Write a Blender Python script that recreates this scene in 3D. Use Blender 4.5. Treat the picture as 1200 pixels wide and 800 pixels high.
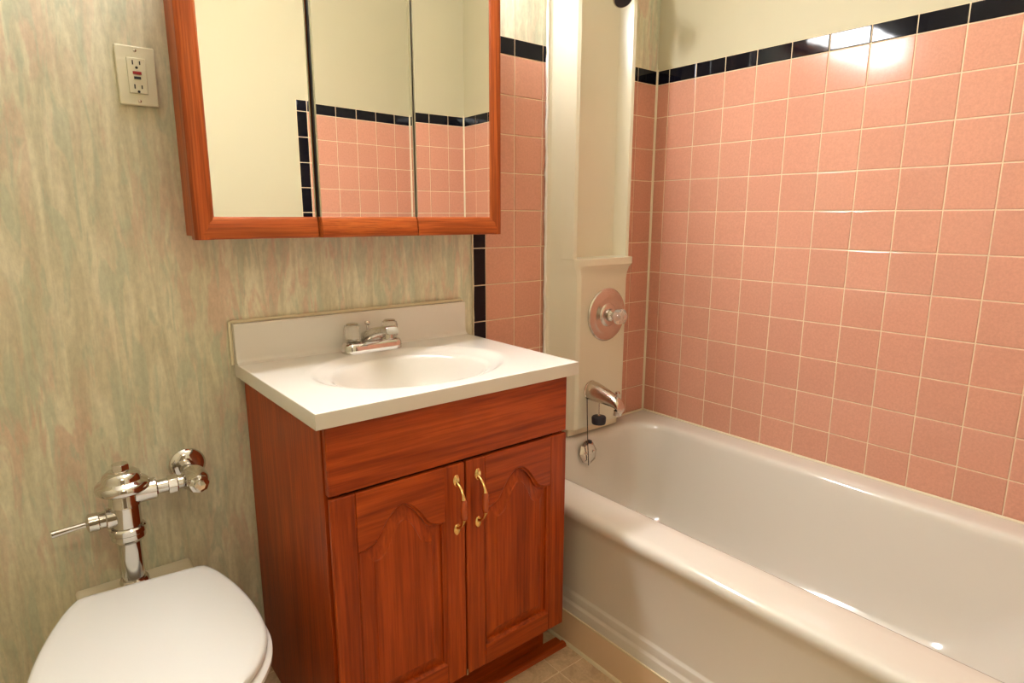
import bpy, bmesh, math, random
from mathutils import Vector, Matrix
random.seed(7)
scene = bpy.context.scene
COL = scene.collection
for o in list(bpy.data.objects):
    bpy.data.objects.remove(o)
H0 = 1.585                      # height of the pink/black tile joint above the floor

# ------------------------------------------------------------------ camera
cam_data = bpy.data.cameras.new('camera')
cam_data.sensor_width = 36.0
cam_data.lens = 726.954 / 1200 * 36.0
cam_data.clip_start = 0.02
cam = bpy.data.objects.new('camera', cam_data)
COL.objects.link(cam)
yaw, pit, rol = .6789, -.198, .0018
F = Vector((math.sin(yaw) * math.cos(pit), math.cos(yaw) * math.cos(pit), math.sin(pit)))
R0 = Vector((math.cos(yaw), -math.sin(yaw), 0))
U0 = R0.cross(F)
Rv = R0 * math.cos(rol) + U0 * math.sin(rol)
Uv = -R0 * math.sin(rol) + U0 * math.cos(rol)
m = Matrix((Rv, Uv, -F)).transposed().to_4x4()
m.translation = Vector((-1.8653, -1.4962, H0 - .4569))
cam.matrix_world = m
scene.camera = cam

# ------------------------------------------------------------------ world, exposure
world = bpy.data.worlds.new('world')
scene.world = world
world.use_nodes = True
world.node_tree.nodes['Background'].inputs[0].default_value = (1.0, .86, .62, 1)
world.node_tree.nodes['Background'].inputs[1].default_value = 0.02
scene.view_settings.view_transform = 'Standard'
scene.view_settings.look = 'None'
scene.view_settings.gamma = 1.0
scene.view_settings.use_curve_mapping = False
scene.view_settings.exposure = -0.16
# strengths of the vanity lamp and two added fill lights (built at the end)
VANITY_LIGHT = 112.0
VANITY_COLOR = (.96, .97, 1.0)
CEILING_FILL = 9.0
CEILING_FILL_COLOR = (1.0, .86, .62)
HALL_FILL = 36.0
HALL_FILL_COLOR = (1.0, .88, .64)

# ------------------------------------------------------------------ helpers
WORLD = {}
def wl(o):
    return WORLD[o.name] if o is not None else Vector((0, 0, 0))

def tag(o, label=None, cat=None, group=None, kind=None):
    if label: o['label'] = label
    if cat: o['category'] = cat
    if group: o['group'] = group
    if kind: o['kind'] = kind
    return o

def thing(name, label, cat, loc, group=None):
    o = bpy.data.objects.new(name, None)
    o.empty_display_size = .05
    COL.objects.link(o)
    o.location = loc
    WORLD[o.name] = Vector(loc)
    return tag(o, label, cat, group)

def mesh_obj(name, verts, faces, mat, parent=None, smooth=None, bevel=None, seg=2, subsurf=0, bev_angle=30):
    vs = [Vector(v) for v in verts]
    lo = Vector((min(v.x for v in vs), min(v.y for v in vs), min(v.z for v in vs)))
    hi = Vector((max(v.x for v in vs), max(v.y for v in vs), max(v.z for v in vs)))
    c = (lo + hi) / 2
    me = bpy.data.meshes.new(name)
    me.from_pydata([v - c for v in vs], [], faces)
    bm = bmesh.new(); bm.from_mesh(me)
    bmesh.ops.remove_doubles(bm, verts=bm.verts, dist=1e-6)
    bmesh.ops.recalc_face_normals(bm, faces=bm.faces)
    bm.to_mesh(me); bm.free()
    if smooth is not None:
        for p in me.polygons: p.use_smooth = True
        me.set_sharp_from_angle(angle=math.radians(smooth))
    me.materials.append(mat)
    o = bpy.data.objects.new(name, me)
    COL.objects.link(o)
    if parent is not None: o.parent = parent
    o.location = c - wl(parent)
    WORLD[o.name] = c
    if bevel:
        b = o.modifiers.new('bevel', 'BEVEL'); b.width = bevel; b.segments = seg
        b.limit_method = 'ANGLE'; b.angle_limit = math.radians(bev_angle); b.harden_normals = False
        if smooth is None:
            for p in me.polygons: p.use_smooth = True
            me.set_sharp_from_angle(angle=math.radians(40))
    if subsurf:
        s = o.modifiers.new('subsurf', 'SUBSURF'); s.levels = subsurf; s.render_levels = subsurf
    return o

class G:
    """collects geometry for one mesh"""
    def __init__(s): s.v = []; s.f = []
    def box(s, x0, x1, y0, y1, z0, z1):
        b = len(s.v)
        s.v += [(x, y, z) for z in (z0, z1) for y in (y0, y1) for x in (x0, x1)]
        s.f += [tuple(b + i for i in q) for q in ((0,2,3,1),(4,5,7,6),(0,1,5,4),(2,6,7,3),(0,4,6,2),(1,3,7,5))]
        return s
    def loft(s, rings, cap0=True, cap1=True, closed=True):
        b = len(s.v); n = len(rings[0])
        for r in rings: s.v += [tuple(p) for p in r]
        for i in range(len(rings) - 1):
            for j in range(n if closed else n - 1):
                k = (j + 1) % n
                s.f.append((b+i*n+j, b+i*n+k, b+(i+1)*n+k, b+(i+1)*n+j))
        if cap0: s.f.append(tuple(b + j for j in range(n))[::-1])
        if cap1: s.f.append(tuple(b + (len(rings)-1)*n + j for j in range(n)))
        return s
    def lathe(s, prof, origin=(0,0,0), axis=(0,0,1), n=32, cap=True):
        """prof: list of (radius, distance along axis)"""
        a = Vector(axis).normalized()
        t = Vector((1,0,0)) if abs(a.x) < .9 else Vector((0,1,0))
        u = a.cross(t).normalized(); w = a.cross(u)
        O = Vector(origin)
        rings = [[O + a*h + (u*math.cos(2*math.pi*k/n) + w*math.sin(2*math.pi*k/n))*max(r,1e-5) for k in range(n)] for r, h in prof]
        return s.loft(rings, cap, cap)
    def tube(s, pts, rad, n=12):
        pts = [Vector(p) for p in pts]
        rads = rad if isinstance(rad, (list, tuple)) else [rad]*len(pts)
        rings = []; prev = None
        for i, p in enumerate(pts):
            d = (pts[min(i+1,len(pts)-1)] - pts[max(i-1,0)]).normalized()
            if prev is None:
                t = Vector((0,0,1)) if abs(d.z) < .9 else Vector((1,0,0))
                u = d.cross(t).normalized()
            else:
                u = (prev - d*prev.dot(d)).normalized()
            prev = u; w = d.cross(u)
            rings.append([p + (u*math.cos(2*math.pi*k/n) + w*math.sin(2*math.pi*k/n))*rads[i] for k in range(n)])
        return s.loft(rings)
    def ball(s, c, r, n=12, sc=(1,1,1)):
        rings = []
        for i in range(1, n):
            a = math.pi*i/n
            rings.append([(c[0]+sc[0]*r*math.sin(a)*math.cos(2*math.pi*k/(2*n)), c[1]+sc[1]*r*math.sin(a)*math.sin(2*math.pi*k/(2*n)), c[2]+sc[2]*r*math.cos(a)) for k in range(2*n)])
        return s.loft(rings)
    def obj(s, name, mat, parent=None, **k):
        return mesh_obj(name, s.v, s.f, mat, parent, **k)

def rrect(x0, x1, y0, y1, r, z, n=8, sides=6):
    """rounded rectangle ring; radius may be one value or one per corner (x1y1, x0y1, x0y0, x1y0)"""
    rs = r if isinstance(r, (list, tuple)) else [r]*4
    cs = [(x1-rs[0], y1-rs[0], 0), (x0+rs[1], y1-rs[1], 90), (x0+rs[2], y0+rs[2], 180), (x1-rs[3], y0+rs[3], 270)]
    arcs = []
    for (cx, cy, a0), q in zip(cs, rs):
        arcs.append([(cx + q*math.cos(math.radians(a0 + 90*i/n)), cy + q*math.sin(math.radians(a0 + 90*i/n)), z) for i in range(n+1)])
    out = []
    for i in range(4):
        out += arcs[i]
        a = arcs[i][-1]; b = arcs[(i+1) % 4][0]
        for k in range(1, sides): out.append(tuple(a[j] + (b[j]-a[j])*k/sides for j in range(3)))
    return out

def zz(v): return H0 + v        # z measured from the tile joint

# ------------------------------------------------------------------ materials
def mat(name, color=(.8,.8,.8), rough=.5, metal=0., spec=.5, coat=0., trans=0., ior=1.45):
    mm = bpy.data.materials.new(name); mm.use_nodes = True
    b = mm.node_tree.nodes['Principled BSDF']
    b.inputs['Base Color'].default_value = (*color, 1)
    b.inputs['Roughness'].default_value = rough
    b.inputs['Metallic'].default_value = metal
    b.inputs['Specular IOR Level'].default_value = spec
    b.inputs['Coat Weight'].default_value = coat
    b.inputs['Coat Roughness'].default_value = .1
    b.inputs['Transmission Weight'].default_value = trans
    b.inputs['IOR'].default_value = ior
    return mm
def N(mm, t, **kw):
    n = mm.node_tree.nodes.new(t)
    for k, v in kw.items(): setattr(n, k, v)
    return n
def L(mm, a, b): mm.node_tree.links.new(a, b)
def ramp(mm, stops):
    r = N(mm, 'ShaderNodeValToRGB')
    e = r.color_ramp.elements
    while len(e) < len(stops): e.new(.5)
    for x, (p, c) in zip(e, stops): x.position = p; x.color = (*c, 1)
    return r
def bsdf(mm): return mm.node_tree.nodes['Principled BSDF']
def mix(mm, a, b, fac, mode='MIX'):
    x = N(mm, 'ShaderNodeMix', data_type='RGBA', blend_type=mode)
    for s, v in ((6, a), (7, b), (0, fac)):
        if hasattr(v, 'links'): L(mm, v, x.inputs[s])
        elif s == 0: x.inputs[0].default_value = v
        else: x.inputs[s].default_value = (*v, 1)
    return x.outputs[2]
def noise(mm, vec, scale, detail=4, rough=.55, dist=0.):
    n = N(mm, 'ShaderNodeTexNoise')
    n.inputs['Scale'].default_value = scale; n.inputs['Detail'].default_value = detail
    n.inputs['Roughness'].default_value = rough; n.inputs['Distortion'].default_value = dist
    L(mm, vec, n.inputs['Vector']); return n.outputs['Fac']
def mapping(mm, scale=(1,1,1), rot=(0,0,0), rnd=0.):
    tc = N(mm, 'ShaderNodeTexCoord'); mp = N(mm, 'ShaderNodeMapping')
    mp.inputs['Scale'].default_value = scale; mp.inputs['Rotation'].default_value = rot
    L(mm, tc.outputs['Object'], mp.inputs['Vector'])
    if rnd:
        oi = N(mm, 'ShaderNodeObjectInfo'); mu = N(mm, 'ShaderNodeMath', operation='MULTIPLY'); mu.inputs[1].default_value = rnd
        L(mm, oi.outputs['Random'], mu.inputs[0])
        L(mm, mu.outputs[0], mp.inputs['Location'])
    return mp.outputs['Vector']
def bump(mm, h, strength=.2, dist=.002):
    b = N(mm, 'ShaderNodeBump'); b.inputs['Strength'].default_value = strength; b.inputs['Distance'].default_value = dist
    L(mm, h, b.inputs['Height']); L(mm, b.outputs[0], bsdf(mm).inputs['Normal'])

def wood(name, axis, dark, mid, light, rough=.38, coat=.0, fine=1., pore=.62):
    mm = mat(name, mid, rough, coat=coat, spec=.32)
    s = [26*fine, 26*fine, 26*fine]; s[axis] = 1.6
    v = mapping(mm, tuple(s), rnd=37.)
    a = noise(mm, v, 1.0, 5, .6, 1.3)
    s2 = [150*fine, 150*fine, 150*fine]; s2[axis] = 5.
    v2 = mapping(mm, tuple(s2), rnd=11.)
    g = noise(mm, v2, 1.0, 3, .6)
    r = ramp(mm, [(.28, dark), (.5, mid), (.74, light)])
    L(mm, a, r.inputs[0])
    rg = ramp(mm, [(.40, (.55,.50,.46)), (.60, (1,1,1))])
    L(mm, g, rg.inputs[0])
    c = mix(mm, r.outputs[0], rg.outputs[0], pore, 'MULTIPLY')
    L(mm, c, bsdf(mm).inputs['Base Color'])
    bump(mm, g, .12, .0006)
    return mm
VD, VM, VL = (.25,.034,.0040), (.395,.060,.0060), (.50,.088,.010)
WOOD_Z = wood('vanity_wood_upright_grain', 2, VD, VM, VL)
WOOD_X = wood('vanity_wood_level_grain', 0, VD, VM, VL)
MD, MM_, ML = (.29,.053,.009), (.44,.092,.016), (.55,.14,.028)
OAK_Z = wood('mirror_oak_upright_grain', 2, MD, MM_, ML, fine=1.4, pore=.8)
OAK_X = wood('mirror_oak_level_grain', 0, MD, MM_, ML, fine=1.4, pore=.8)

def wallpaper():
    mm = mat('sponged_wallpaper', (.6,.55,.4), .75, spec=.2)
    v0 = mapping(mm, (34, 1, 3.6), (0, .05, 0))
    v1 = mapping(mm, (26, 1, 5.0), (0, .08, 0))
    v2 = mapping(mm, (32, 1, 5.5), (0, -.02, 0))
    big = mapping(mm, (3.0, 1, 2.6))
    base = ramp(mm, [(.36, (.56,.52,.365)), (.50, (.65,.61,.44)), (.64, (.74,.70,.525))])
    L(mm, noise(mm, v0, 1, 4, .6, .9), base.inputs[0])
    pk = ramp(mm, [(.50, (0,0,0)), (.585, (1,1,1))]); L(mm, noise(mm, v1, 1, 3, .6, .9), pk.inputs[0])
    pb = ramp(mm, [(.38, (.15,.15,.15)), (.60, (1,1,1))]); L(mm, noise(mm, big, 1, 2, .5), pb.inputs[0])
    pm = N(mm, 'ShaderNodeMath', operation='MULTIPLY'); L(mm, pk.outputs[0], pm.inputs[0]); L(mm, pb.outputs[0], pm.inputs[1])
    ps = N(mm, 'ShaderNodeMath', operation='MULTIPLY'); L(mm, pm.outputs[0], ps.inputs[0]); ps.inputs[1].default_value = .62
    c1 = mix(mm, base.outputs[0], (.63,.43,.32), ps.outputs[0])
    gk = ramp(mm, [(.52, (0,0,0)), (.60, (1,1,1))]); L(mm, noise(mm, v2, 1, 3, .6, .8), gk.inputs[0])
    gm = N(mm, 'ShaderNodeMath', operation='MULTIPLY'); L(mm, gk.outputs[0], gm.inputs[0]); gm.inputs[1].default_value = .55
    c2 = mix(mm, c1, (.47,.52,.38), gm.outputs[0])
    sp = ramp(mm, [(.35, (.92,.92,.92)), (.65, (1.06,1.06,1.06))])
    L(mm, noise(mm, mapping(mm, (120, 1, 50)), 1, 3, .7), sp.inputs[0])
    c3 = mix(mm, c2, sp.outputs[0], 1., 'MULTIPLY')
    L(mm, c3, bsdf(mm).inputs['Base Color'])
    return mm
PAPER = wallpaper()
CREAM = mat('cream_paint', (.52,.475,.325), .6, spec=.3)
bump(CREAM, noise(CREAM, mapping(CREAM, (60,60,60)), 1, 3), .06, .002)
WHITE_PAINT = mat('ceiling_paint', (.78,.75,.66), .8, spec=.2)

def tile_mat(name, c, var, rough):
    mm = mat(name, c, rough, spec=.5)
    oi = N(mm, 'ShaderNodeObjectInfo')
    r = ramp(mm, [(0, tuple(x*(1-var) for x in c)), (1, tuple(min(1,x*(1+var)) for x in c))])
    L(mm, oi.outputs['Random'], r.inputs[0])
    sp = ramp(mm, [(.35, (.93,.92,.92)), (.65, (1.05,1.05,1.05))])
    L(mm, noise(mm, mapping(mm, (160,160,160), rnd=9.), 1, 3, .7), sp.inputs[0])
    L(mm, mix(mm, r.outputs[0], sp.outputs[0], 1., 'MULTIPLY'), bsdf(mm).inputs['Base Color'])
    bump(mm, noise(mm, mapping(mm, (14,14,14), rnd=9.), 1, 2), .04, .004)
    return mm
PINK = tile_mat('pink_glazed_tile', (.61,.30,.205), .035, .13)
BLACK = tile_mat('black_glazed_tile', (.004,.004,.008), .05, .05)
bsdf(BLACK).inputs['Specular IOR Level'].default_value = .28
GROUT = mat('grout', (.78,.62,.42), .85, spec=.15)
BGROUT = mat('trim_grout', (.70,.62,.50), .85, spec=.15)
CAULK = mat('caulk', (.72,.63,.44), .5)
FLOORTILE = tile_mat('floor_tile', (.60,.42,.26), .05, .4)
def _ft():
    mm = FLOORTILE
    b = bsdf(mm)
    src = b.inputs['Base Color'].links[0].from_socket
    r = ramp(mm, [(.35, (.80,.78,.75)), (.65, (1.12,1.12,1.1))])
    L(mm, noise(mm, mapping(mm, (24,24,24), rnd=9.), 1, 5, .7, 1.), r.inputs[0])
    L(mm, mix(mm, src, r.outputs[0], 1., 'MULTIPLY'), b.inputs['Base Color'])
_ft()
FLOORGROUT = mat('floor_grout', (.74,.58,.40), .8)
ENAMEL = mat('bathtub_enamel', (.65,.605,.52), .10, spec=.5, coat=.3)
ACRYLIC = mat('shower_panel_acrylic', (.72,.675,.52), .22, spec=.5)
CHINA = mat('toilet_china', (.66,.63,.56), .12, spec=.5)
SEATM = mat('toilet_seat_plastic', (.67,.655,.615), .16, spec=.5)
MARBLE = mat('cultured_marble', (.66,.615,.545), .14, spec=.5, coat=.2)
CHROME = mat('chrome', (.66,.63,.59), .09, metal=1.)
DULLCHROME = mat('worn_chrome', (.62,.55,.48), .22, metal=1.)
BRASS = mat('polished_brass', (.85,.60,.25), .18, metal=1.)
MIRROR = mat('mirror_glass', (.93,.92,.86), .0, metal=1.)
GLASSEDGE = mat('mirror_edge', (.50,.48,.34), .15, metal=.4)
CLEAR = mat('clear_acrylic', (.96,.90,.80), .07, trans=.80, ior=1.49)
RUBBER = mat('black_rubber', (.012,.012,.018), .5)
DARK = mat('dark_slot', (.006,.005,.004), .7)
IVORY = mat('ivory_plastic', (.70,.66,.48), .3)
REDB = mat('red_button', (.30,.012,.012), .4)
COVE = mat('tan_vinyl_base', (.76,.57,.38), .45)
COVEEDGE = mat('cream_base_edge', (.70,.60,.40), .5)
GAP_SHADE = mat('painted_gap_shade', (.03,.02,.015), .8)  # near-black: shade of the gaps between doors put into the colour
BRONZE = mat('dark_bronze', (.10,.06,.045), .25, metal=.8)

GRIP = mat('varnished_grip', (.42,.075,.016), .18, coat=.5)

# ------------------------------------------------------------------ room shell
YF = -1.585      # end wall of the tub alcove
XL = -2.42
ZC = 2.44
def struct(name, g, m_, **k):
    o = g.obj(name, m_, None, **k); o['kind'] = 'structure'; return o

floor = struct('floor', G().box(XL-.1, .10, -3.0, .10, -.06, -.0015), FLOORGROUT)
tag(floor, 'brown stone-look vinyl tile floor in front of the bathtub', 'floor')
P = .152
fmesh = {}
def flat_tile(w, h, t, axis, mat_, key, r=.0012):
    """cushion-edged tile centred on its own origin; axis = direction the face looks to"""
    k = (round(w,4), round(h,4), axis, key)
    if k in fmesh: return fmesh[k]
    vs = []; fs = []
    for inset, d in ((0, -t), (0, -r), (r*.4, -r*.35), (r*1.5, 0)):
        a, b = w/2 - inset, h/2 - inset
        for u, v in ((-a,-b), (a,-b), (a,b), (-a,b)):
            vs.append({'z': (u, v, d), '-x': (-d, u, v), '-y': (u, -d, v), 'y': (u, d, v)}[axis])
    for i in range(3):
        for j in range(4):
            q = (j+1) % 4
            fs.append((i*4+j, i*4+q, i*4+4+q, i*4+4+j))
    fs.append((12,13,14,15))
    me = bpy.data.meshes.new(key); me.from_pydata(vs, [], fs)
    bm = bmesh.new(); bm.from_mesh(me); bmesh.ops.recalc_face_normals(bm, faces=bm.faces); bm.to_mesh(me); bm.free()
    # make sure the face looks to its axis
    n = me.polygons[-1].normal; want = {'z': Vector((0,0,1)), '-x': Vector((-1,0,0)), '-y': Vector((0,-1,0)), 'y': Vector((0,1,0))}[axis]
    if n.dot(want) < 0: me.flip_normals()
    me.materials.append(mat_)
    fmesh[k] = me
    return me
def put_tile(name, me, loc, parent, jitter=.0):
    o = bpy.data.objects.new(name, me); COL.objects.link(o); o.parent = parent
    o.location = Vector(loc) - wl(parent)
    if jitter:
        o.rotation_euler = [random.gauss(0, jitter) for _ in range(3)]
    return o

# floor tiles
xs = [-.907 + P*i for i in range(-10, 3)]
ys = [-.502 + P*i for i in range(-8, 5)]
for x in xs:
    for y in ys:
        x0, x1 = max(x, XL), min(x+P, -.80); y0, y1 = max(y, YF+.01), min(y+P, 0)
        if x1-x0 < .02 or y1-y0 < .02: continue
        put_tile('floor_tile', flat_tile(x1-x0-.003, y1-y0-.003, .004, 'z', FLOORTILE, 'floor_tile', .001), ((x0+x1)/2, (y0+y1)/2, 0), floor)

wall_back = struct('wall_back', G().box(XL-.1, .10, .003, .10, -.06, ZC), PAPER)
tag(wall_back, 'wallpapered wall in sponged sage, pink and beige behind the vanity', 'wall')
wall_right = struct('wall_right', G().box(.005, .10, -3.0, .003, -.06, ZC), CREAM)
tag(wall_right, 'cream wall with square pink tiles and black border above the bathtub', 'wall')
# end wall with the doorway the picture is taken from
g = G().box(-1.42, .005, YF-.10, YF-.005, -.0, ZC).box(XL-.1, -2.25, YF-.10, YF-.005, 0, ZC).box(-2.25, -1.42, YF-.10, YF-.005, 2.05, ZC)
wall_front = struct('wall_front', g, CREAM)
tag(wall_front, 'cream end wall with pink tiles seen in the mirror', 'wall')
wall_left = struct('wall_left', G().box(XL-.1, XL, -3.0, .003, 0, ZC), CREAM)
tag(wall_left, 'plain cream side wall beyond the toilet', 'wall')
ceiling = struct('ceiling', G().box(XL-.1, .10, -3.0, .10, ZC, ZC+.06), WHITE_PAINT)
tag(ceiling, 'white painted ceiling', 'ceiling')
HALLPAINT = mat('hall_paint', (.30,.24,.16), .6)
wall_hall = struct('wall_hall', G().box(XL-.1, .10, -3.1, -3.0, -.06, ZC), HALLPAINT)
tag(wall_hall, 'brown hall wall across from the doorway', 'wall')
g = G().box(-1.50, -1.405, YF-.004, YF+.012, 0, 2.12).box(-2.335, -2.25, YF-.004, YF+.012, 0, 2.12).box(-2.335, -1.405, YF-.004, YF+.012, 2.05, 2.135)
tag(struct('trim_3', g, WHITE_PAINT), 'white painted casing round the doorway in the end wall', 'trim')

# ---- wall tiles
p = .1095; GJ = .0030; HB = .048
RIM = -1.193
rows = [(-(k+1)*p, -k*p) for k in range(10)] + [(RIM-.006, -10*p)]
# right wall
gr = G().box(.0016, .006, YF, 0, zz(RIM-.02), zz(HB)).obj('grout_bed', GROUT, wall_right)
cols = [(-.0523, -.003)] + [(-.0523-(j+1)*p, -.0523-j*p) for j in range(14)]
for (y0, y1) in cols:
    y0 = max(y0, YF+.001)
    if y1-y0 < .012: continue
    for (z0, z1) in rows:
        put_tile('wall_tile', flat_tile(y1-y0-GJ, z1-z0-GJ, .005, '-x', PINK, 'wall_tile'), (0, (y0+y1)/2, zz((z0+z1)/2)), wall_right, .0011)
    put_tile('border_tile', flat_tile(y1-y0-GJ, HB-GJ, .005, '-x', BLACK, 'border_tile'), (-.0005, (y0+y1)/2, zz(HB/2)), wall_right, .0011)
# back wall (columns hidden behind the shower panel are left out)
E0 = .5395
G().box(-E0-2*p-HB+.001, 0, .0016, .004, zz(RIM-.02), zz(HB)).obj('grout_bed', GROUT, wall_back)
bcols = [(-E0-2*p, -E0-p), (-E0-p, -E0), (-E0, -E0+p), (-E0+2*p, -E0+3*p), (-E0+3*p, -E0+4*p), (-E0+4*p, -.002)]
for (x0, x1) in bcols:
    for (z0, z1) in rows:
        put_tile('wall_tile', flat_tile(x1-x0-GJ, z1-z0-GJ, .003, '-y', PINK, 'wall_tile'), ((x0+x1)/2, 0, zz((z0+z1)/2)), wall_back, .0011)
    put_tile('border_tile', flat_tile(x1-x0-GJ, HB-GJ, .003, '-y', BLACK, 'border_tile'), ((x0+x1)/2, -.0005, zz(HB/2)), wall_back, .0011)
xb = -E0-2*p
for (z0, z1) in [(0, HB)] + rows:
    put_tile('border_tile', flat_tile(HB-GJ, z1-z0-GJ, .003, '-y', BLACK, 'border_tile'), (xb-HB/2, -.0005, zz((z0+z1)/2)), wall_back, .0008)
# end wall
G().box(-.80-.0, 0, YF-.006, YF-.0016, zz(RIM-.02), zz(HB)).obj('grout_bed', GROUT, wall_front)
for j in range(7):
    x0, x1 = -.752+j*p, min(-.752+(j+1)*p, -.002)
    for (z0, z1) in rows:
        put_tile('wall_tile', flat_tile(x1-x0-GJ, z1-z0-GJ, .005, 'y', PINK, 'wall_tile'), ((x0+x1)/2, YF, zz((z0+z1)/2)), wall_front, .0011)
    put_tile('border_tile', flat_tile(x1-x0-GJ, HB-GJ, .005, 'y', BLACK, 'border_tile'), ((x0+x1)/2, YF, zz(HB/2)), wall_front, .0011)
for (z0, z1) in [(0, HB)] + rows:
    put_tile('border_tile', flat_tile(HB-GJ, z1-z0-GJ, .005, 'y', BLACK, 'border_tile'), (-.752-HB/2, YF, zz((z0+z1)/2)), wall_front, .0008)
# caulk in the tiled corners
def corner_strip(x, y, sx, sy, parent, r=.006):
    ring = [(x, y), (x+sx*r, y), (x+sx*r*.55, y+sy*r*.55), (x, y+sy*r)]
    g = G().loft([[(a, b, z) for a, b in ring] for z in (zz(RIM), zz(HB+.004))])
    o = struct('trim_2', g, CAULK); return tag(o, 'cream caulk bead in a tiled corner by the bathtub', 'trim')
corner_strip(.0, .0, -1, -1, wall_right)
corner_strip(.0, YF, -1, 1, wall_front)
# ragged caulk bead where wallpaper meets the black tiles
pts = []
for i in range(40):
    z = zz(HB) - i*.032
    pts.append((xb-HB-.0005+random.uniform(-.0012,.0012), .0, z))
G().tube(pts, [.0022+random.uniform(0,.0012) for _ in pts], 6).obj('caulk_bead', CAULK, wall_back, smooth=60)

# ------------------------------------------------------------------ bathtub
def build_tub():
    t = thing('bathtub', 'cream enamelled bathtub with rolled rim below the pink tiles', 'bathtub', (-.41, -.79, 0))
    y0, y1 = YF+.003, -.003
    def ring(x0, x1, ya, yb, r, z): return rrect(x0, x1, ya, yb, r, zz(z), 8, 10)
    R_ = []
    # bottom of apron up to the rim (x0 side is the only one in view)
    for x0, z in ((-.8155,-1.583), (-.8155,-1.466), (-.8145,-1.463), (-.811,-1.459), (-.8105,-1.455), (-.8105,-1.438), (-.8095,-1.435), (-.806,-1.431), (-.8055,-1.427),
                  (-.805,-1.34), (-.806,-1.25), (-.8085,-1.232), (-.813,-1.223), (-.815,-1.214), (-.8140,-1.206), (-.811,-1.200), (-.806,-1.196), (-.799,-1.1935)):
        R_.append(ring(x0, -.003, y0, y1, .012, z))
    R_.append(ring(-.785, -.012, y0+.01, y1-.012, .03, -1.193))
    R_.append(ring(-.715, -.060, y0+.06, y1-.040, .10, -1.195))
    # rounded inner edge
    for d, z in ((0, -1.197), (.008, -1.200), (.014, -1.207), (.018, -1.218), (.022, -1.24)):
        R_.append(ring(-.693+d, -.078-d, y0+.08+d*2, y1-.055-d, .12, z))
    for d, de, z, r in ((.034,.09,-1.30,.13), (.050,.16,-1.38,.14), (.066,.22,-1.45,.15), (.085,.27,-1.50,.15), (.115,.32,-1.53,.14), (.17,.39,-1.543,.11), (.24,.50,-1.546,.05)):
        R_.append(ring(-.693+d, -.078-d, y0+.08+de, y1-.055-d*.9, r, z))
    o = G().loft(R_, cap0=False, cap1=True).obj('tub_shell', ENAMEL, t, smooth=75)
    # caulk between rim and tiles
    b = [(-.0058, YF+.012, zz(RIM)+.001), (-.0058, -.012, zz(RIM)+.001)]
    G().tube(b, .0045, 8).obj('caulk_bead', CAULK, t, smooth=60)
    b = [(-.185, -.0062, zz(RIM)+.001), (-.012, -.0062, zz(RIM)+.001)]
    G().tube(b, .0045, 8).obj('caulk_bead', CAULK, t, smooth=60)
    G().lathe([(0,0),(.03,0),(.033,.002),(.024,.004),(.0,.002)], (-.39,-.24,zz(-1.547)), (0,0,1), 24).obj('drain', CHROME, t, smooth=40)
    return t
build_tub()
bb = struct('baseboard_tub', G().box(-.8185, -.8158, YF+.004, -.003, .0, zz(-1.492)), COVE)
tag(bb, 'tan vinyl base strip along the foot of the bathtub', 'baseboard')
e = G().box(-.8195, -.8158, YF+.004, -.003, zz(-1.4935), zz(-1.489)).obj('strip_edge', COVEEDGE, bb)
ringq = lambda y: [(-.8187, y, 0), (-.8187, y, .008), (-.8210, y, .0072), (-.8235, y, .0045), (-.8245, y, 0)]
tr = struct('trim_1', G().loft([ringq(YF+.004), ringq(-.003)]), COVEEDGE, smooth=50)
tag(tr, 'thin cream quarter-round bead where tub base meets floor', 'trim')

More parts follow.
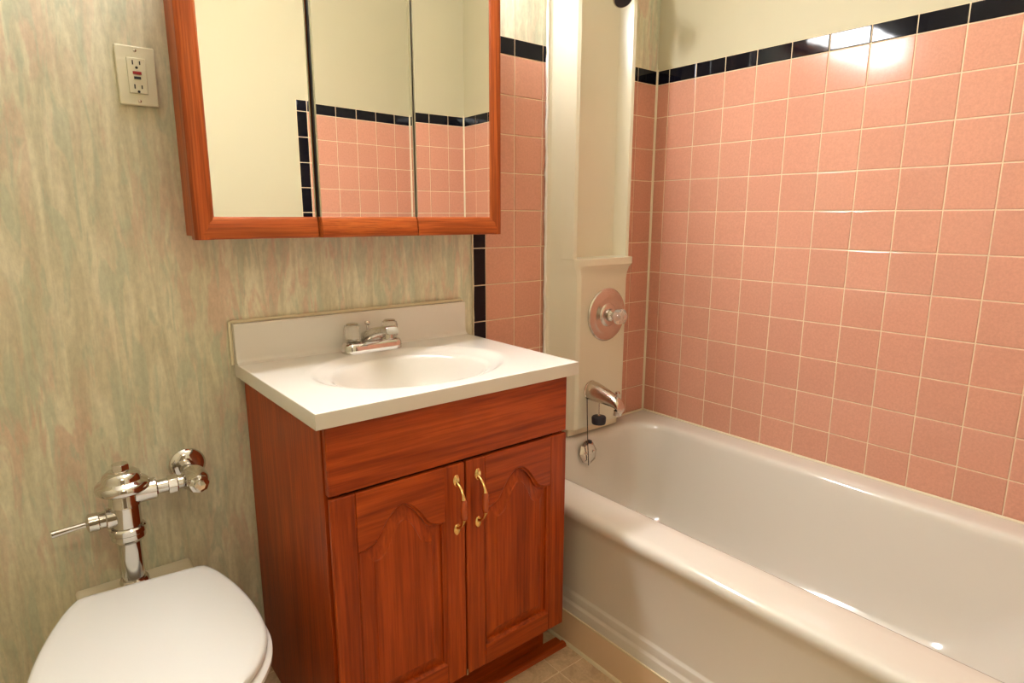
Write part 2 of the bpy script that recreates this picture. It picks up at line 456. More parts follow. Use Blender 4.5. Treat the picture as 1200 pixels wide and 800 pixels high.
# ------------------------------------------------------------------ vanity cabinet
VX0, VX1 = -1.469, -.872
def build_vanity():
    t = thing('vanity_cabinet', 'reddish wooden bathroom vanity with two arched raised-panel doors', 'cabinet', ((VX0+VX1)/2, -.23, 0))
    ztop = zz(-.8205); zb = zz(-1.478)
    # carcass
    for xa_ in (VX0, VX1-.014):
        pr_ = [(-.004,0), (-.004,ztop), (-.455,ztop), (-.455,zb), (-.401,zb), (-.401,0)]
        G().loft([[(xx, yy, z_) for yy, z_ in pr_] for xx in (xa_, xa_+.014)]).obj('side_panel', WOOD_Z, t, bevel=.001)
    G().box(VX0+.0141, VX1-.0141, -.400, -.39, .0, zz(-1.478)).obj('toe_kick', WOOD_X, t)
    G().box(VX0+.014, VX1-.014, -.44, -.006, zz(-1.478), zz(-1.468)).obj('bottom_panel', WOOD_X, t)
    G().box(VX0+.014, VX1-.014, -.455, -.44, zb, ztop).obj('face_frame', GAP_SHADE, t)
    for a, b in ((VX0, VX0+.03), (VX1-.03, VX1)):
        G().box(a, b, -.4575, -.4555, zb, ztop).obj('frame_stile', WOOD_Z, t)
    # shoe moulding on the floor
    q = lambda x: [(x,-.4015,0), (x,-.4015,.003), (x,-.427,.003), (x,-.4275,.010), (x,-.437,.010), (x,-.442,.007), (x,-.444,.0)]
    G().loft([q(VX0), q(-.8265)]).obj('shoe_moulding', WOOD_X, t, smooth=50)
    # false drawer front
    G().box(VX0+.002, VX1-.002, -.475, -.4578, zz(-.957), zz(-.8225)).obj('drawer_front', WOOD_X, t, bevel=.003)
    # doors
    def arch(x0, x1, zs, zp, zb_, n=14):
        """closed outline: bottom-left, bottom-right, up, along the arch right to left"""
        w = x1-x0; top = []
        for i in range(2*n+1):
            u = 1 - i/(2*n)                    # right to left
            d = abs(u-.5)*2                    # 0 centre .. 1 edge
            if d > .86: h = 0.0
            elif d > .62: h = .12*math.sin((.86-d)/.24*math.pi/2)**2
            else:
                s = 1-d/.62
                h = .12 + .88*(1-(1-s)**2.0)*.5 + .44*(math.sin(s*math.pi/2)**1.2)
            top.append((x0+u*w, zs+(zp-zs)*min(h,1.0)))
        pts = [(q[0], zb_) for q in top[::-1]] + top
        return pts
    for s, (x0, x1) in enumerate(((VX0+.003, -1.1705), (-1.1665, VX1-.002))):
        z0, z1 = zz(-1.474), zz(-.9625)
        d = G().box(x0+.004, x1-.004, -.4645, -.4578, z0+.004, z1-.004).obj('door', WOOD_Z, t)
        sw = .050; yF = -.476; yB = -.4645
        ax0, ax1 = x0+sw, x1-sw
        zs, zp, zbt = zz(-1.083), zz(-1.013), zz(-1.424)
        G().box(x0, ax0, yF, yB, z0, z1).obj('stile', WOOD_Z, d, bevel=.0025)
        G().box(ax1, x1, yF, yB, z0, z1).obj('stile', WOOD_Z, d, bevel=.0025)
        G().box(ax0, ax1, yF, yB, z0, zbt).obj('rail', WOOD_X, d, bevel=.0015)
        out = arch(ax0, ax1, zs, zp, zbt)
        top = out[len(out)//2:]
        # top rail with arched underside
        rail = G()
        loops = []
        for y in (yF, yB):
            loops.append([(a, y, b) for a, b in top]); loops.append([(a, y, z1) for a, b in top])
        n = len(top)
        rail.v = [*loops[0], *loops[1], *loops[2], *loops[3]]
        for i in range(n-1):
            rail.f += [(i, i+1, n+i+1, n+i), (2*n+i, 3*n+i, 3*n+i+1, 2*n+i+1), (i, 2*n+i, 2*n+i+1, i+1), (n+i, n+i+1, 3*n+i+1, 3*n+i)]
        rail.f += [(0, n, 3*n, 2*n), (n-1, 3*n-1, 4*n-1, 2*n-1)]
        rail.obj('rail', WOOD_X, d, bevel=.0012, bev_angle=50)
        # sticking profile and raised panel
        rings = [[(a, y, b) for a, b in arch(ax0+dd, ax1-dd, zs-dd*.95, zp-dd*1.05, zbt+dd)] for dd, y in ((0.0, yF+.0005), (.003, yF+.0045), (.006, yF+.0055), (.0070, yF+.0110), (.010, yF+.0110), (.032, yF+.0030), (.0335, yF+.0010))]
        gp_ = G().loft(rings, cap0=False, cap1=False)
        nn = len(out); hb = nn//2; o_ = (len(rings)-1)*nn
        for i in range(hb-1):
            gp_.f.append((o_+i, o_+i+1, o_+nn-2-i, o_+nn-1-i))
        gp_.obj('raised_panel', WOOD_Z, d, smooth=22)
        # handle: two brass feet, bowed brass arms and a wooden grip
        hx = -1.192 if s == 0 else -1.1365
        za, zb2 = zz(-1.001), zz(-1.106)
        h = G()
        for zc in (za, zb2):
            sg = 1 if zc == za else -1
            pr_ = [[(hx + rr*math.cos(2*math.pi*k/20), yF-dy, zc + sg*.003 + rr*1.55*math.sin(2*math.pi*k/20)) for k in range(20)] for rr, dy in ((.0085,0),(.0085,.0015),(.0065,.0035),(.003,.0045))]
            h.loft(pr_)
            zq = zc - sg*.008
            path = [(hx, yF-.002, zc-sg*.002), (hx, yF-.012, zc-sg*.006), (hx, yF-.021, zc-sg*.014), (hx, yF-.026, zc-sg*.024), (hx, yF-.0275, zc-sg*.031)]
            h.tube(path, [.0046,.0036,.0032,.0038,.0055], 12)
        h.tube([(hx, yF-.0275, zz(-1.030)), (hx, yF-.0275, zz(-1.077))], .004, 10)
        h.obj('handle', BRASS, d, smooth=50)
        gp = G().lathe([(.0050,0),(.0068,.003),(.0076,.012),(.0076,.031),(.0068,.040),(.0050,.043)], (hx, yF-.0278, zz(-1.075)), (0,0,1), 16).obj('handle_grip', GRIP, d, smooth=50)
    # little metal catch visible at the foot of the door gap
    G().box(-1.1725, -1.1690, -.4775, -.4762, zz(-1.474), zz(-1.458)).obj('catch_plate', DULLCHROME, t)
    return t
build_vanity()

# ------------------------------------------------------------------ vanity top with basin
def build_top():
    x0, x1, y0, y1 = -1.488, -.850, -.4895, -.004
    zt = zz(-.790)
    t = thing('washbasin', 'off-white cultured marble vanity top with oval basin and backsplash', 'countertop', ((x0+x1)/2, (y0+y1)/2, zt-.03))
    cx, cy, a, b = -1.172, -.272, .222, .172
    n = 96
    ang = [2*math.pi*i/n for i in range(n)]
    def ell(sa, sb, z, oy=0): return [(cx+sa*math.cos(q), cy+oy+sb*math.sin(q), z) for q in ang]
    def rect(z, ins=0):
        out = []
        for q in ang:
            c, s = math.cos(q), math.sin(q)
            tx = ((x1-ins-cx)/c) if c > 1e-9 else ((x0+ins-cx)/c if c < -1e-9 else 1e9)
            ty = ((y1-ins-cy)/s) if s > 1e-9 else ((y0+ins-cy)/s if s < -1e-9 else 1e9)
            k = min(tx, ty); out.append([cx+c*k, cy+s*k, z])
        # snap nearest ring points to the true corners
        for X in (x0+ins, x1-ins):
            for Y in (y0+ins, y1-ins):
                i = min(range(n), key=lambda i: (out[i][0]-X)**2+(out[i][1]-Y)**2); out[i] = [X, Y, z]
        return out
    R_ = [rect(zt-.030), rect(zt-.003), rect(zt-.0008, .0008), rect(zt, .003), rect(zt, .006),
          ell(a+.026, b+.018, zt),
          ell(a+.012, b+.010, zt), ell(a+.004, b+.004, zt-.0015), ell(a-.004, b-.004, zt-.006), ell(a-.012, b-.010, zt-.0095), ell(a-.024, b-.018, zt-.0115),
          ell(a-.032, b-.024, zt-.0135), ell(a-.040, b-.030, zt-.020), ell(a-.050, b-.038, zt-.036), ell(a-.066, b-.050, zt-.062), ell(a-.090, b-.068, zt-.088),
          ell(a-.125, b-.092, zt-.108), ell(.06, .055, zt-.120), ell(.022, .022, zt-.124)]
    G().loft(R_, cap0=False, cap1=True).obj('basin_deck', MARBLE, t, smooth=40)
    # backsplash with a small cove
    q = lambda x: [(x,-.004,zt-.002), (x,-.004,zz(-.697)), (x,-.020,zz(-.697)), (x,-.0225,zz(-.700)), (x,-.0235,zt+.014), (x,-.0275,zt+.005), (x,-.036,zt-.0005)]
    G().loft([q(x0+.001), q(x1-.001)]).obj('backsplash', MARBLE, t, bevel=.0012)
    # caulk along the wall
    pts = [(x0-.002,-.003,zt-.004), (x0-.002,-.003,zz(-.697)+.002), (x0+.004,-.003,zz(-.697)+.003), (x1-.004,-.003,zz(-.697)+.003), (x1+.001,-.003,zz(-.697)+.001), (x1+.001,-.003,zt)]
    G().tube(pts, .0042, 8).obj('caulk_bead', CAULK, t, smooth=60)
    G().lathe([(.0,0),(.021,0),(.022,.002),(.016,.003),(.0,.0015)], (cx,cy,zt-.1235), (0,0,1), 24).obj('drain', CHROME, t, smooth=40)
    return t
build_top()

# ------------------------------------------------------------------ faucet
def build_faucet():
    zt = zz(-.790); cx, cy = -1.171, -.068
    t = thing('faucet', 'chrome centerset faucet with clear knobs on the vanity top', 'faucet', (cx, cy, zt))
    base = [rrect(cx-.080+i, cx+.080-i, cy-.026+i, cy+.026-i, .024-i*.9, zt+.0005+h, 6, 3) for i, h in ((0,0),(0,.016),(.003,.023),(.009,.027))]
    G().loft(base).obj('base', CHROME, t, smooth=35)
    # spout: tapered flat body rising forward
    sec = []
    def sq(v): return math.copysign(abs(v)**.55, v)
    for y, z, w, h in ((cy+.020, .022, .026, .008), (cy+.004, .034, .027, .015), (cy-.020, .045, .025, .014), (cy-.050, .056, .0215, .011), (cy-.085, .0645, .0185, .0095), (cy-.106, .067, .0175, .0095), (cy-.112, .066, .0160, .008)):
        sec.append([(cx + w*sq(math.cos(2*math.pi*k/28)), y + .005*sq(math.sin(2*math.pi*k/28)), zt+z + h*sq(math.sin(2*math.pi*k/28))) for k in range(28)])
    G().loft(sec).obj('spout', CHROME, t, smooth=38)
    G().lathe([(.0095,0),(.0095,.014),(.008,.016)], (cx, cy-.094, zt+.044), (0,0,1), 20).obj('aerator', CHROME, t, smooth=40)
    G().lathe([(.003,0),(.003,.044),(.0065,.046),(.0075,.050),(.006,.054),(.001,.055)], (cx, cy+.021, zt+.018), (0,0,1), 16).obj('lift_rod', CHROME, t, smooth=50)
    for s in (-1, 1):
        hx = cx + s*.0515
        G().lathe([(.017,0),(.017,.004),(.012,.008),(.009,.016)], (hx, cy, zt+.020), (0,0,1), 24).obj('handle_stem', CHROME, t, smooth=40)
        g = G()
        rings = []
        for r, h in ((.0150,.0),(.0195,.003),(.0205,.010),(.0205,.032),(.0190,.038),(.0140,.041)):
            rings.append([(hx + r*(1+.05*math.cos(8*2*math.pi*k/48))*math.cos(2*math.pi*k/48), cy + r*(1+.05*math.cos(8*2*math.pi*k/48))*math.sin(2*math.pi*k/48), zt+.030+h) for k in range(48)])
        k = g.loft(rings).obj('knob', CLEAR, t, smooth=35)
        G().lathe([(.0,0),(.0135,0),(.0150,.0012),(.0135,.0024),(.0,.0024)], (hx, cy, zt+.0712), (0,0,1), 24).obj('knob_cap', DULLCHROME, k, smooth=40)
    return t
build_faucet()

# ------------------------------------------------------------------ medicine cabinet
def build_mirror():
    X0, X1 = -1.572, -.806; ZB, ZT = zz(-.503), zz(.165); yf = -.125
    t = thing('medicine_cabinet', 'three-door mirrored medicine cabinet with oak frame above the vanity', 'cabinet', ((X0+X1)/2, -.06, ZB))
    g = G().box(X0+.012, X1-.010, -.1055, .0, ZB+.006, ZT-.006)
    g.obj('cabinet_box', OAK_Z, t)
    xs_ = (X0, -1.317, -1.064, X1)
    angs = (0.0, 3.2, -1.2)
    rw = .046
    for i in range(3):
        xa, xb_ = xs_[i] + (.0015 if i else 0), xs_[i+1] - (.0015 if i < 2 else 0)
        A = math.radians(angs[i])
        hx = xa if i == 2 else xb_          # hinge side keeps its place
        if i == 1: hx = xb_
        def T(v):
            # local door frame: u along width from hinge, w towards the room
            x, w, z = v
            u = x - hx
            return (hx + u*math.cos(A) - (-w)*0 + w*math.sin(A), yf + u*math.sin(A) + (-w)*math.cos(A), z)
        def add(name, boxes, m_, parent, **k):
            q = G()
            for b in boxes: q.box(*b)
            q.v = [T(v) for v in q.v]
            return q.obj(name, m_, parent, **k)
        d = add('door', [(xa+(.022 if i == 0 else .002), xb_-(.022 if i == 2 else .002), -.0195, -.005, ZB+.012, ZT-.012)], GAP_SHADE, t)
        ml = xa + (.040 if i == 0 else .0035)
        mr = xb_ - (.034 if i == 2 else .0035)
        # mirror panes
        add('mirror_pane', [(ml, mr, -.005, -.001, ZB+rw-.002, ZT-rw+.002)], MIRROR, d)
        if i < 2: add('pane_edge', [(mr, mr+.0030, -.005, -.0012, ZB+rw-.002, ZT-rw+.002)], GLASSEDGE, d)
        if i > 0: add('pane_edge', [(ml-.0025, ml, -.005, -.0012, ZB+rw-.002, ZT-rw+.002)], GLASSEDGE, d)
        # rails: moulded profile
        def rail(z0, z1, flip):
            prof = [(-.020, 0), (.003, 0), (.007, .003), (.008, .010), (.0065, .030), (.004, .036), (.003, .041), (-.001, .046)]
            q = G()
            rr = []
            for x in (xa + (.006 if i == 0 else 0), xb_ - (.006 if i == 2 else 0)):
                rr.append([(x, w, (z0+h) if not flip else (z1-h)) for w, h in prof] + [(x, -.020, (z0+.046) if not flip else (z1-.046))])
            q.loft(rr); q.v = [T(v) for v in q.v]
            return q.obj('rail', OAK_X, d, smooth=30, bevel=.0015)
        rail(ZB, ZB+rw, False); rail(ZT-rw, ZT, True)
        if i != 1:
            sgn = 1 if i == 0 else -1
            e = xa if i == 0 else xb_
            wd = .040 if i == 0 else .034
            prof = [(-.020, 0), (.003, 0), (.0075, .003), (.0085, .010), (.007, wd-.014), (.0045, wd-.009), (.0035, wd-.004), (-.001, wd), (-.020, wd)]
            q = G().loft([[(e+sgn*h, w, z) for w, h in prof] for z in (ZB-.0003, ZT+.0003)])
            q.v = [T(v) for v in q.v]
            q.obj('stile', OAK_Z, d, smooth=30, bevel=.0012)
    return t
build_mirror()

# ------------------------------------------------------------------ outlet
def build_outlet():
    x0, x1, z0, z1 = -1.656, -1.587, zz(-.2395), zz(-.1275)
    cx, cz = (x0+x1)/2, (z0+z1)/2
    t = thing('wall_outlet', 'ivory ground-fault wall outlet with red and black buttons', 'outlet', (cx, 0, cz))
    G().box(x0, x1, -.0045, .0025, z0, z1).obj('cover_plate', IVORY, t, bevel=.0025, seg=3)
    r = G().box(cx-.0165, cx+.0165, -.0075, -.0040, cz-.0335, cz+.0335).obj('receptacle', IVORY, t, bevel=.0012)
    for s in (1, -1):
        zc = cz + s*.0225
        for dx, h in ((-.0062,.0042), (.0062,.0034)):
            G().box(cx+dx-.0011, cx+dx+.0011, -.0078, -.0074, zc-h+.002, zc+h+.002).obj('slot', DARK, r)
        G().lathe([(.0,0),(.0025,0),(.0025,.0004),(0,.0004)], (cx, -.0074, zc-.0072), (0,-1,0), 14).obj('ground_hole', DARK, r)
    G().box(cx-.0075, cx+.0075, -.0090, -.0074, cz+.0025, cz+.0080).obj('reset_button', REDB, t, bevel=.0004)
    G().box(cx-.0060, cx+.0060, -.0090, -.0074, cz-.0065, cz-.0015).obj('test_button', RUBBER, t, bevel=.0004)
    for s in (1, -1):
        G().lathe([(.0030,0),(.0030,.0008),(.0015,.0013)], (cx, -.0044, cz+s*.0475), (0,-1,0), 16).obj('screw', DULLCHROME, t, smooth=40)
    return t
build_outlet()

# ------------------------------------------------------------------ shower column panel
def build_panel():
    t = thing('shower_tower', 'white moulded plastic shower column covering the pipes beside pink tiles', 'panel', (-.32, -.03, zz(-1.163)))
    up = [(-.525,-.002), (-.525,-.008), (-.510,-.010), (-.503,-.015), (-.484,-.042), (-.466,-.071), (-.453,-.075), (-.410,-.018), (-.262,-.018), (-.235,-.028), (-.217,-.071), (-.205,-.074), (-.194,-.060), (-.135,-.006), (-.133,-.002)]
    lo = [(-.525,-.002), (-.525,-.008), (-.510,-.010), (-.503,-.015), (-.476,-.046), (-.449,-.074), (-.434,-.0795), (-.410,-.073), (-.30,-.073), (-.25,-.073), (-.221,-.073), (-.209,-.0715), (-.198,-.060), (-.135,-.006), (-.133,-.002)]
    lip = [(-.525,-.002), (-.525,-.008), (-.510,-.010), (-.503,-.015), (-.482,-.043), (-.463,-.073), (-.448,-.080), (-.415,-.087), (-.31,-.090), (-.24,-.090), (-.202,-.088), (-.193,-.082), (-.189,-.066), (-.135,-.006), (-.133,-.002)]
    mid = [tuple(a + (b-a)*.55 for a, b in zip(u, v)) for u, v in zip(lip, lo)]
    mid2 = [tuple(a + (b-a)*.9 for a, b in zip(u, v)) for u, v in zip(lip, lo)]
    secs = [(lo,-1.163), (lo,-1.0), (lo,-.80), (lo,-.665), (mid2,-.645), (mid,-.625), (lip,-.612), (lip,-.590), (up,-.588), (up,-.45), (up,-.2), (up,.10), (up,.40)]
    G().loft([[(x, y, zz(z)) for x, y in s] for s, z in secs]).obj('column_shell', ACRYLIC, t, bevel=.006, seg=4, bev_angle=24)
    # uneven caulk along the left edge
    pts = [(-.5275+random.uniform(-.0015,.001), -.0072, zz(-1.16)+i*.022) for i in range(70)]
    G().tube(pts, [.0035+random.uniform(0,.0022) for _ in pts], 6).obj('caulk_bead', mat('white_caulk', (.80,.77,.68), .5), t, smooth=60)
    # filler strip between column and tub rim
    G().box(-.455, -.21, -.052, -.002, zz(-1.1915), zz(-1.166)).obj('base_filler', CAULK, t)
    return t
build_panel()

# ------------------------------------------------------------------ shower valve, spout, stopper, overflow, shower head
def build_fittings():
    vx, vz, vy = -.306, zz(-.781), -.0738
    t = thing('shower_valve', 'round chrome shower valve plate with clear knob on white column', 'valve', (vx, vy, vz))
    G().lathe([(.0,0),(.090,0),(.0905,.003),(.086,.007),(.066,.0085),(.062,.0105),(.058,.0105),(.054,.0085),(.040,.009),(.036,.013),(.030,.016),(.0,.016)], (vx, vy, vz), (0,-1,0), 64).obj('escutcheon', DULLCHROME, t, smooth=30)
    G().lathe([(.022,0),(.020,.012),(.012,.018),(.011,.034),(.0,.034)], (vx, vy-.015, vz), (0,-1,0), 32).obj('stem', CHROME, t, smooth=40)
    rings = []
    for r, h in ((.012,.0),(.020,.003),(.0255,.010),(.0265,.020),(.024,.030),(.016,.037),(.006,.039)):
        rings.append([(vx + r*(1+.06*math.cos(6*2*math.pi*k/48))*math.cos(2*math.pi*k/48), vy-.043-h, vz + r*(1+.06*math.cos(6*2*math.pi*k/48))*math.sin(2*math.pi*k/48)) for k in range(48)])
    k = G().loft(rings).obj('knob', CLEAR, t, smooth=40)
    G().lathe([(0,0),(.008,0),(.008,.004),(.0,.005)], (vx, vy-.079, vz), (0,-1,0), 20).obj('knob_cap', CHROME, k, smooth=40)

    sx, sz = -.3715, zz(-1.036)
    t = thing('tub_spout', 'chrome bathtub spout below the shower valve', 'spout', (sx, vy, sz))
    secs = []
    for y, dz, w, h in ((-.0008,0,.031,.033), (-.006,0,.0315,.034), (-.02,-.001,.030,.034), (-.05,-.004,.027,.030), (-.08,-.009,.024,.026), (-.105,-.014,.021,.022), (-.122,-.020,.020,.020), (-.134,-.028,.019,.017), (-.138,-.036,.018,.013)):
        secs.append([(sx + w*math.cos(2*math.pi*i/28), vy+y - .012*max(0,-math.sin(2*math.pi*i/28))*0, sz+dz + h*math.sin(2*math.pi*i/28)) for i in range(28)])
    G().loft(secs).obj('spout_body', DULLCHROME, t, smooth=50)
    G().lathe([(.014,0),(.014,.016),(.012,.016),(.012,.002),(0,.002)], (sx, vy-.123, sz-.058), (0,0,1), 20).obj('outlet_lip', CHROME, t, smooth=40)
    G().lathe([(.0035,0),(.0035,.014),(.0075,.016),(.0085,.020),(.0065,.025),(.0,.026)], (sx, vy-.120, sz-.004), (0,0,1), 16).obj('diverter_knob', CHROME, t, smooth=40)
    G().lathe([(.034,0),(.034,.003),(.031,.005)], (sx, vy-.0004, sz), (0,-1,0), 32).obj('wall_ring', DULLCHROME, t, smooth=40)

    t = thing('drain_stopper', 'black rubber drain stopper hanging on a chain from the tub spout', 'stopper', (-.377, -.12, zz(-1.142)))
    G().lathe([(.0,0),(.022,0),(.0235,.003),(.0245,.022),(.022,.026),(.0,.027)], (-.377, -.12, zz(-1.142)), (0,0,1), 32).obj('rubber_plug', RUBBER, t, smooth=40)
    g = G()
    z = zz(-1.115)
    while z < zz(-1.064):
        g.ball((-.377, -.12, z), .0022, 6); z += .0038
    g.tube([(-.377,-.12,zz(-1.116)), (-.377,-.12,zz(-1.064))], .0009, 6)
    g.obj('ball_chain', DULLCHROME, t, smooth=60)
    G().lathe([(.004,0),(.0045,.004),(.002,.008)], (-.377,-.12,zz(-1.116)), (0,0,1), 12).obj('plug_post', DULLCHROME, t, smooth=40)

    ox, oy, oz = -.396, -.0895, zz(-1.249)
    t = thing('overflow_plate', 'eight-sided chrome overflow plate on the end wall of the bathtub', 'plate', (ox, oy, oz))
    ax = Vector((0, -1, .22)).normalized()
    G().lathe([(.0,0),(.041,0),(.041,.004),(.030,.011),(.0,.012)], (ox, oy, oz), ax, 8).obj('plate', DULLCHROME, t)
    G().lathe([(.005,0),(.005,.003),(.002,.004)], Vector((ox+.018,oy,oz))+ax*.011, ax, 12).obj('screw', DULLCHROME, t, smooth=40)
    G().lathe([(.005,0),(.005,.003),(.002,.004)], Vector((ox-.018,oy,oz))+ax*.011, ax, 12).obj('screw', DULLCHROME, t, smooth=40)
    G().box(ox-.004, ox+.004, oy-.016, oy-.002, oz+.036, oz+.046).obj('lever_slot', RUBBER, t)
    t = mesh = G()
    path = [(-.394, -.079, zz(-1.052)), (-.400, -.088, zz(-1.12)), (-.405, -.096, zz(-1.17)), (-.409, -.1025, zz(-1.215)), (-.4095, -.1065, zz(-1.25)), (-.412, -.112, zz(-1.286))]
    mesh.tube(path, .0016, 8)
    o = mesh.obj('pull_chain', BRONZE, None, smooth=60)
    tag(o, 'thin dark chain hanging from the spout base over the overflow plate', 'chain')

    hx, hy, hz = -.335, -.125, zz(.190)
    t = thing('overhead_shower', 'small dark-faced shower head high on the white column', 'shower head', (hx, hy, hz))
    d = Vector((-.25, -.62, -.74)).normalized()
    G().lathe([(.010,-.075),(.011,-.05),(.014,-.045),(.014,-.035),(.018,-.03),(.026,-.006),(.0305,.0),(.0305,.006),(.028,.008)], (hx,hy,hz), d, 32).obj('head_shell', DULLCHROME, t, smooth=40)
    G().lathe([(.0,.0),(.0275,.0),(.0275,.0015),(.0,.0015)], Vector((hx,hy,hz))+d*.007, d, 32).obj('spray_face', RUBBER, t, smooth=40)
    b = Vector((hx,hy,hz)) - d*.07
    G().tube([(hx+.02, -.0225, b.z+.025), (hx+.015, -.045, b.z+.027), b + Vector((0,.01,.010)), b], .0085, 14).obj('shower_arm', DULLCHROME, t, smooth=50)
    G().lathe([(.028,0),(.026,.004),(.010,.008)], (hx+.02,-.0190,b.z+.025), (0,-1,0), 28).obj('arm_flange', DULLCHROME, t, smooth=40)
build_fittings()

# ------------------------------------------------------------------ toilet
def build_toilet():
    ang = math.atan2(-.096, .995)
    ox, oy = -1.731, -.140
    ca, sa = math.cos(ang), math.sin(ang)
    def T(v):
        u, f, z = v       # u right, f forward (away from wall)
        return (ox + u*ca + f*sa, oy + u*sa - f*ca, z)
    t = thing('toilet', 'white toilet with closed lid beside the vanity', 'toilet', (ox, oy-.2, 0))
    N_ = 72
    def outline(w, ln, back, z, f0=0., grow=0.):
        """lid-like outline: flat back edge of half-width `back`, widest w, length ln"""
        pts = []
        n = 30
        side = []
        for i in range(n+1):
            s = i/n
            if s < .42:
                q = s/.42
                x = back + (w-back)*math.sin(q*math.pi/2)**.78
                y = q*ln*.58
            else:
                q = (s-.42)/.58*math.pi/2
                x = w*math.cos(q); y = ln*.58 + ln*.42*math.sin(q)
            side.append((x, y))
        side = [(back*.90, -.006)] + side
        right = [(x+grow*(1 if x > 1e-6 else 0), f0+y+(grow if y > ln*.58 else (-grow if y <= 0 else 0)), z) for x, y in side]
        left = [(-x, y, zc) for x, y, zc in right[:-1]][::-1]
        return right + left
    def mk(name, rings, m_, **k):
        g = G().loft(rings); g.v = [T(v) for v in g.v]
        return g.obj(name, m_, t, **k)
    ZL = zz(-1.182)
    W, LN, BK = .177, .455, .116
    mk('lid', [outline(W-.003, LN-.003, BK-.002, ZL-.020), outline(W, LN, BK, ZL-.016), outline(W, LN, BK, ZL-.008), outline(W-.003, LN-.004, BK-.003, ZL-.003, .002), outline(W-.008, LN-.014, BK-.007, ZL-.0006, .006), outline(W-.02, LN-.034, BK-.016, ZL, .016), outline(W-.08, LN-.16, BK-.06, ZL+.001, .08)], SEATM, smooth=40)
    mk('seat', [outline(W+.002, LN+.004, BK, ZL-.042), outline(W+.006, LN+.010, BK, ZL-.036), outline(W+.006, LN+.010, BK, ZL-.028), outline(W-.001, LN, BK-.002, ZL-.0215)], SEATM, smooth=40)
    mk('bowl', [outline(.10, .36, .09, 0., -.02), outline(.105, .37, .092, .02, -.02), outline(.095, .34, .085, .10, -.03), outline(.11, .36, .085, .20, -.04), outline(.155, .43, .10, .30, -.06), outline(.182, .49, .115, ZL-.075, -.06), outline(.188, .505, .12, ZL-.052, -.06), outline(.182, .50, .115, ZL-.0435, -.06)], CHINA, smooth=50)
    for s in (-1, 1):
        g = G().box(s*.085-.010, s*.085+.010, -.004, .022, ZL-.043, ZL-.012); g.v = [T(v) for v in g.v]
        g.obj('hinge', SEATM, t, bevel=.004)
    # back shelf of the china against the wall, beige light put into its colour
    g = G().box(-1.842, -1.622, -.100, -.0005, zz(-1.32), zz(-1.232))
    g.obj('back_ledge', mat('china_in_beige_light', (.62,.55,.40), .3), t, bevel=.006, seg=3)
    return t
build_toilet()

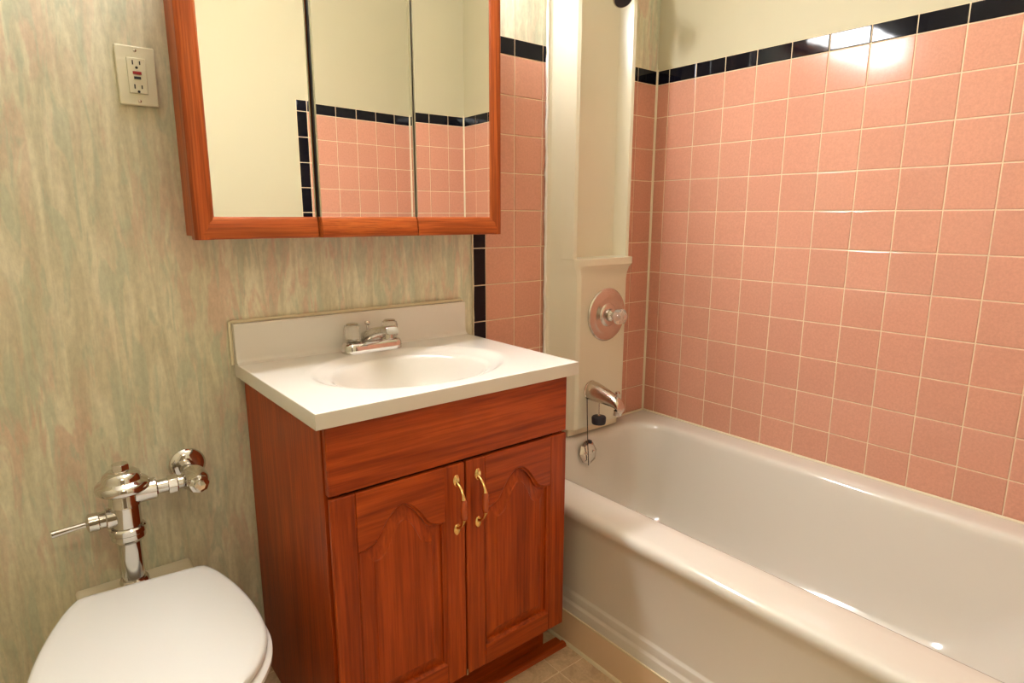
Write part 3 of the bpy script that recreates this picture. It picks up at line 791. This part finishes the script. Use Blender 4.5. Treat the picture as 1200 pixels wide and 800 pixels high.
# ------------------------------------------------------------------ flush valve
def build_flush():
    x, y = -1.742, -.092
    t = thing('flush_valve', 'chrome toilet flush valve with side lever mounted behind the toilet', 'flush valve', (x, y, zz(-1.232)))
    def Z(v): return zz(v)
    G().lathe([(.0,Z(-1.2245)),(.036,Z(-1.2245)),(.036,Z(-1.220)),(.033,Z(-1.214)),(.027,Z(-1.208)),(.027,Z(-1.197)),(.024,Z(-1.192)),(.0,Z(-1.192))], (x,y,0), (0,0,1), 36).obj('spud_flange', CHROME, t, smooth=35)
    G().lathe([(.0205,Z(-1.20)),(.0205,Z(-1.10))], (x,y,0), (0,0,1), 32).obj('flush_tube', CHROME, t, smooth=35)
    G().lathe([(.022,Z(-1.110)),(.027,Z(-1.106)),(.031,Z(-1.100)),(.031,Z(-1.090)),(.033,Z(-1.088)),(.033,Z(-1.078)),(.030,Z(-1.075))], (x,y,0), (0,0,1), 32).obj('coupling_nut', CHROME, t, smooth=30)
    b = G().lathe([(.0265,Z(-1.076)),(.0265,Z(-1.032)),(.029,Z(-1.030)),(.029,Z(-1.025)),(.0275,Z(-1.022)),(.0275,Z(-.996))], (x,y,0), (0,0,1), 36)
    b.obj('valve_body', CHROME, t, smooth=35)
    c = G().lathe([(.030,Z(-1.000)),(.044,Z(-.999)),(.0475,Z(-.996)),(.0490,Z(-.990)),(.0475,Z(-.984)),(.0440,Z(-.980)),(.0370,Z(-.9765)),(.0355,Z(-.9745)),(.0350,Z(-.970)),(.0320,Z(-.963)),(.0250,Z(-.9575)),(.0160,Z(-.9550)),(.0,Z(-.9545))], (x,y,0), (0,0,1), 40).obj('cap', CHROME, t, smooth=40)
    G().lathe([(.0165,Z(-.957)),(.0165,Z(-.945)),(.0150,Z(-.9425)),(.0,Z(-.942))], (x,y,0), (0,0,1), 6).obj('cap_nut', CHROME, c, bevel=.0008)
    # lever side (towards -x)
    hz = Z(-1.052)
    l = G().lathe([(.021,.018),(.021,.034),(.017,.036),(.017,.046),(.0185,.048),(.0185,.064),(.015,.067),(.007,.069)], (x,y,hz), (-1,0,0), 28).obj('lever_socket', CHROME, t, smooth=30)
    G().tube([(x-.062,y,hz), (x-.085,y-.001,hz-.001), (x-.124,y-.003,hz-.003)], [.0058,.0056,.0075], 14).obj('lever', CHROME, l, smooth=35)
    # inlet branch (towards +x)
    iz = Z(-1.010)
    xe = -1.610
    G().lathe([(.0235,.018),(.0225,.056),(.0195,.059)], (x,y,iz), (1,0,0), 28).obj('inlet_arm', CHROME, t, smooth=30)
    G().lathe([(.0145,.055),(.0145,.125)], (x,y,iz), (1,0,0), 28).obj('tailpiece', CHROME, t, smooth=30)
    G().lathe([(.0205,.079),(.0205,.096),(.0185,.098)], (x,y,iz), (1,0,0), 8).obj('union_nut', CHROME, t, bevel=.001)
    s = G().lathe([(.014,.108),(.019,.110),(.019,.114)], (x,y,iz), (1,0,0), 28)
    s.lathe([(.016,.036),(.023,.026),(.026,.012),(.026,-.012),(.023,-.026),(.017,-.038),(.0,-.038)], (xe,y,iz), (0,1,0), 32)
    st = s.obj('control_stop', CHROME, t, smooth=40)
    G().lathe([(.020,.0),(.020,.006),(.013,.009),(.011,.016),(.0,.017)], (xe,y-.034,iz), (0,-1,0), 8).obj('stop_cap', CHROME, st, bevel=.0008)
    G().lathe([(.017,0),(.017,.070)], (xe,y+.020,iz), (0,1,0), 28).obj('supply_pipe', CHROME, t, smooth=30)
    G().lathe([(.038,0),(.0385,.003),(.034,.010),(.026,.014),(.018,.016)], (xe+.004,.0025,iz), (0,-1,0), 36).obj('wall_flange', CHROME, t, smooth=40)
    return t
build_flush()

# ------------------------------------------------------------------ vanity lamp and added fill lights
def emis(name, color, strength):
    mm = bpy.data.materials.new(name); mm.use_nodes = True
    b = bsdf(mm)
    b.inputs['Base Color'].default_value = (.8,.8,.8,1)
    b.inputs['Emission Color'].default_value = (*color, 1)
    b.inputs['Emission Strength'].default_value = strength
    return mm
def build_lamps():
    t = thing('vanity_light', 'long white vanity light mounted above the medicine cabinet', 'lamp', (-1.25, -.06, zz(.33)))
    G().box(-1.60, -.88, -.081, .0025, zz(.27), zz(.40)).obj('back_plate', CHROME, t, bevel=.004)
    G().box(-1.58, -.90, -.175, -.080, zz(.285), zz(.385)).obj('diffuser', emis('vanity_glow', VANITY_COLOR, VANITY_LIGHT), t, bevel=.012, seg=3)
    t = thing('ceiling_fill_light', 'added fill light shaped as a round ceiling lamp, out of view', 'lamp', (-1.35, -.95, ZC))  # unseen fill light, added to brighten the room from above
    G().lathe([(.0,0),(.17,0),(.17,.02),(.16,.025)], (-1.35,-.95,ZC), (0,0,-1), 40).obj('fill_base', CHROME, t, smooth=35)
    G().lathe([(.155,.022),(.15,.05),(.12,.085),(.07,.105),(.0,.112)], (-1.35,-.95,ZC), (0,0,-1), 40).obj('fill_dome', emis('ceiling_fill_glow', CEILING_FILL_COLOR, CEILING_FILL), t, smooth=60)
    t = thing('hall_fill_light', 'added fill light in the hall behind the camera, shaped as a round lamp', 'lamp', (-1.85, -2.3, ZC))  # added as flash-like fill from behind the camera
    G().lathe([(.0,0),(.19,0),(.19,.02),(.18,.025)], (-1.85,-2.3,ZC), (0,0,-1), 40).obj('fill_base', CHROME, t, smooth=35)
    G().lathe([(.175,.022),(.17,.05),(.14,.09),(.08,.115),(.0,.122)], (-1.85,-2.3,ZC), (0,0,-1), 40).obj('fill_dome', emis('hall_fill_glow', HALL_FILL_COLOR, HALL_FILL), t, smooth=60)
build_lamps()
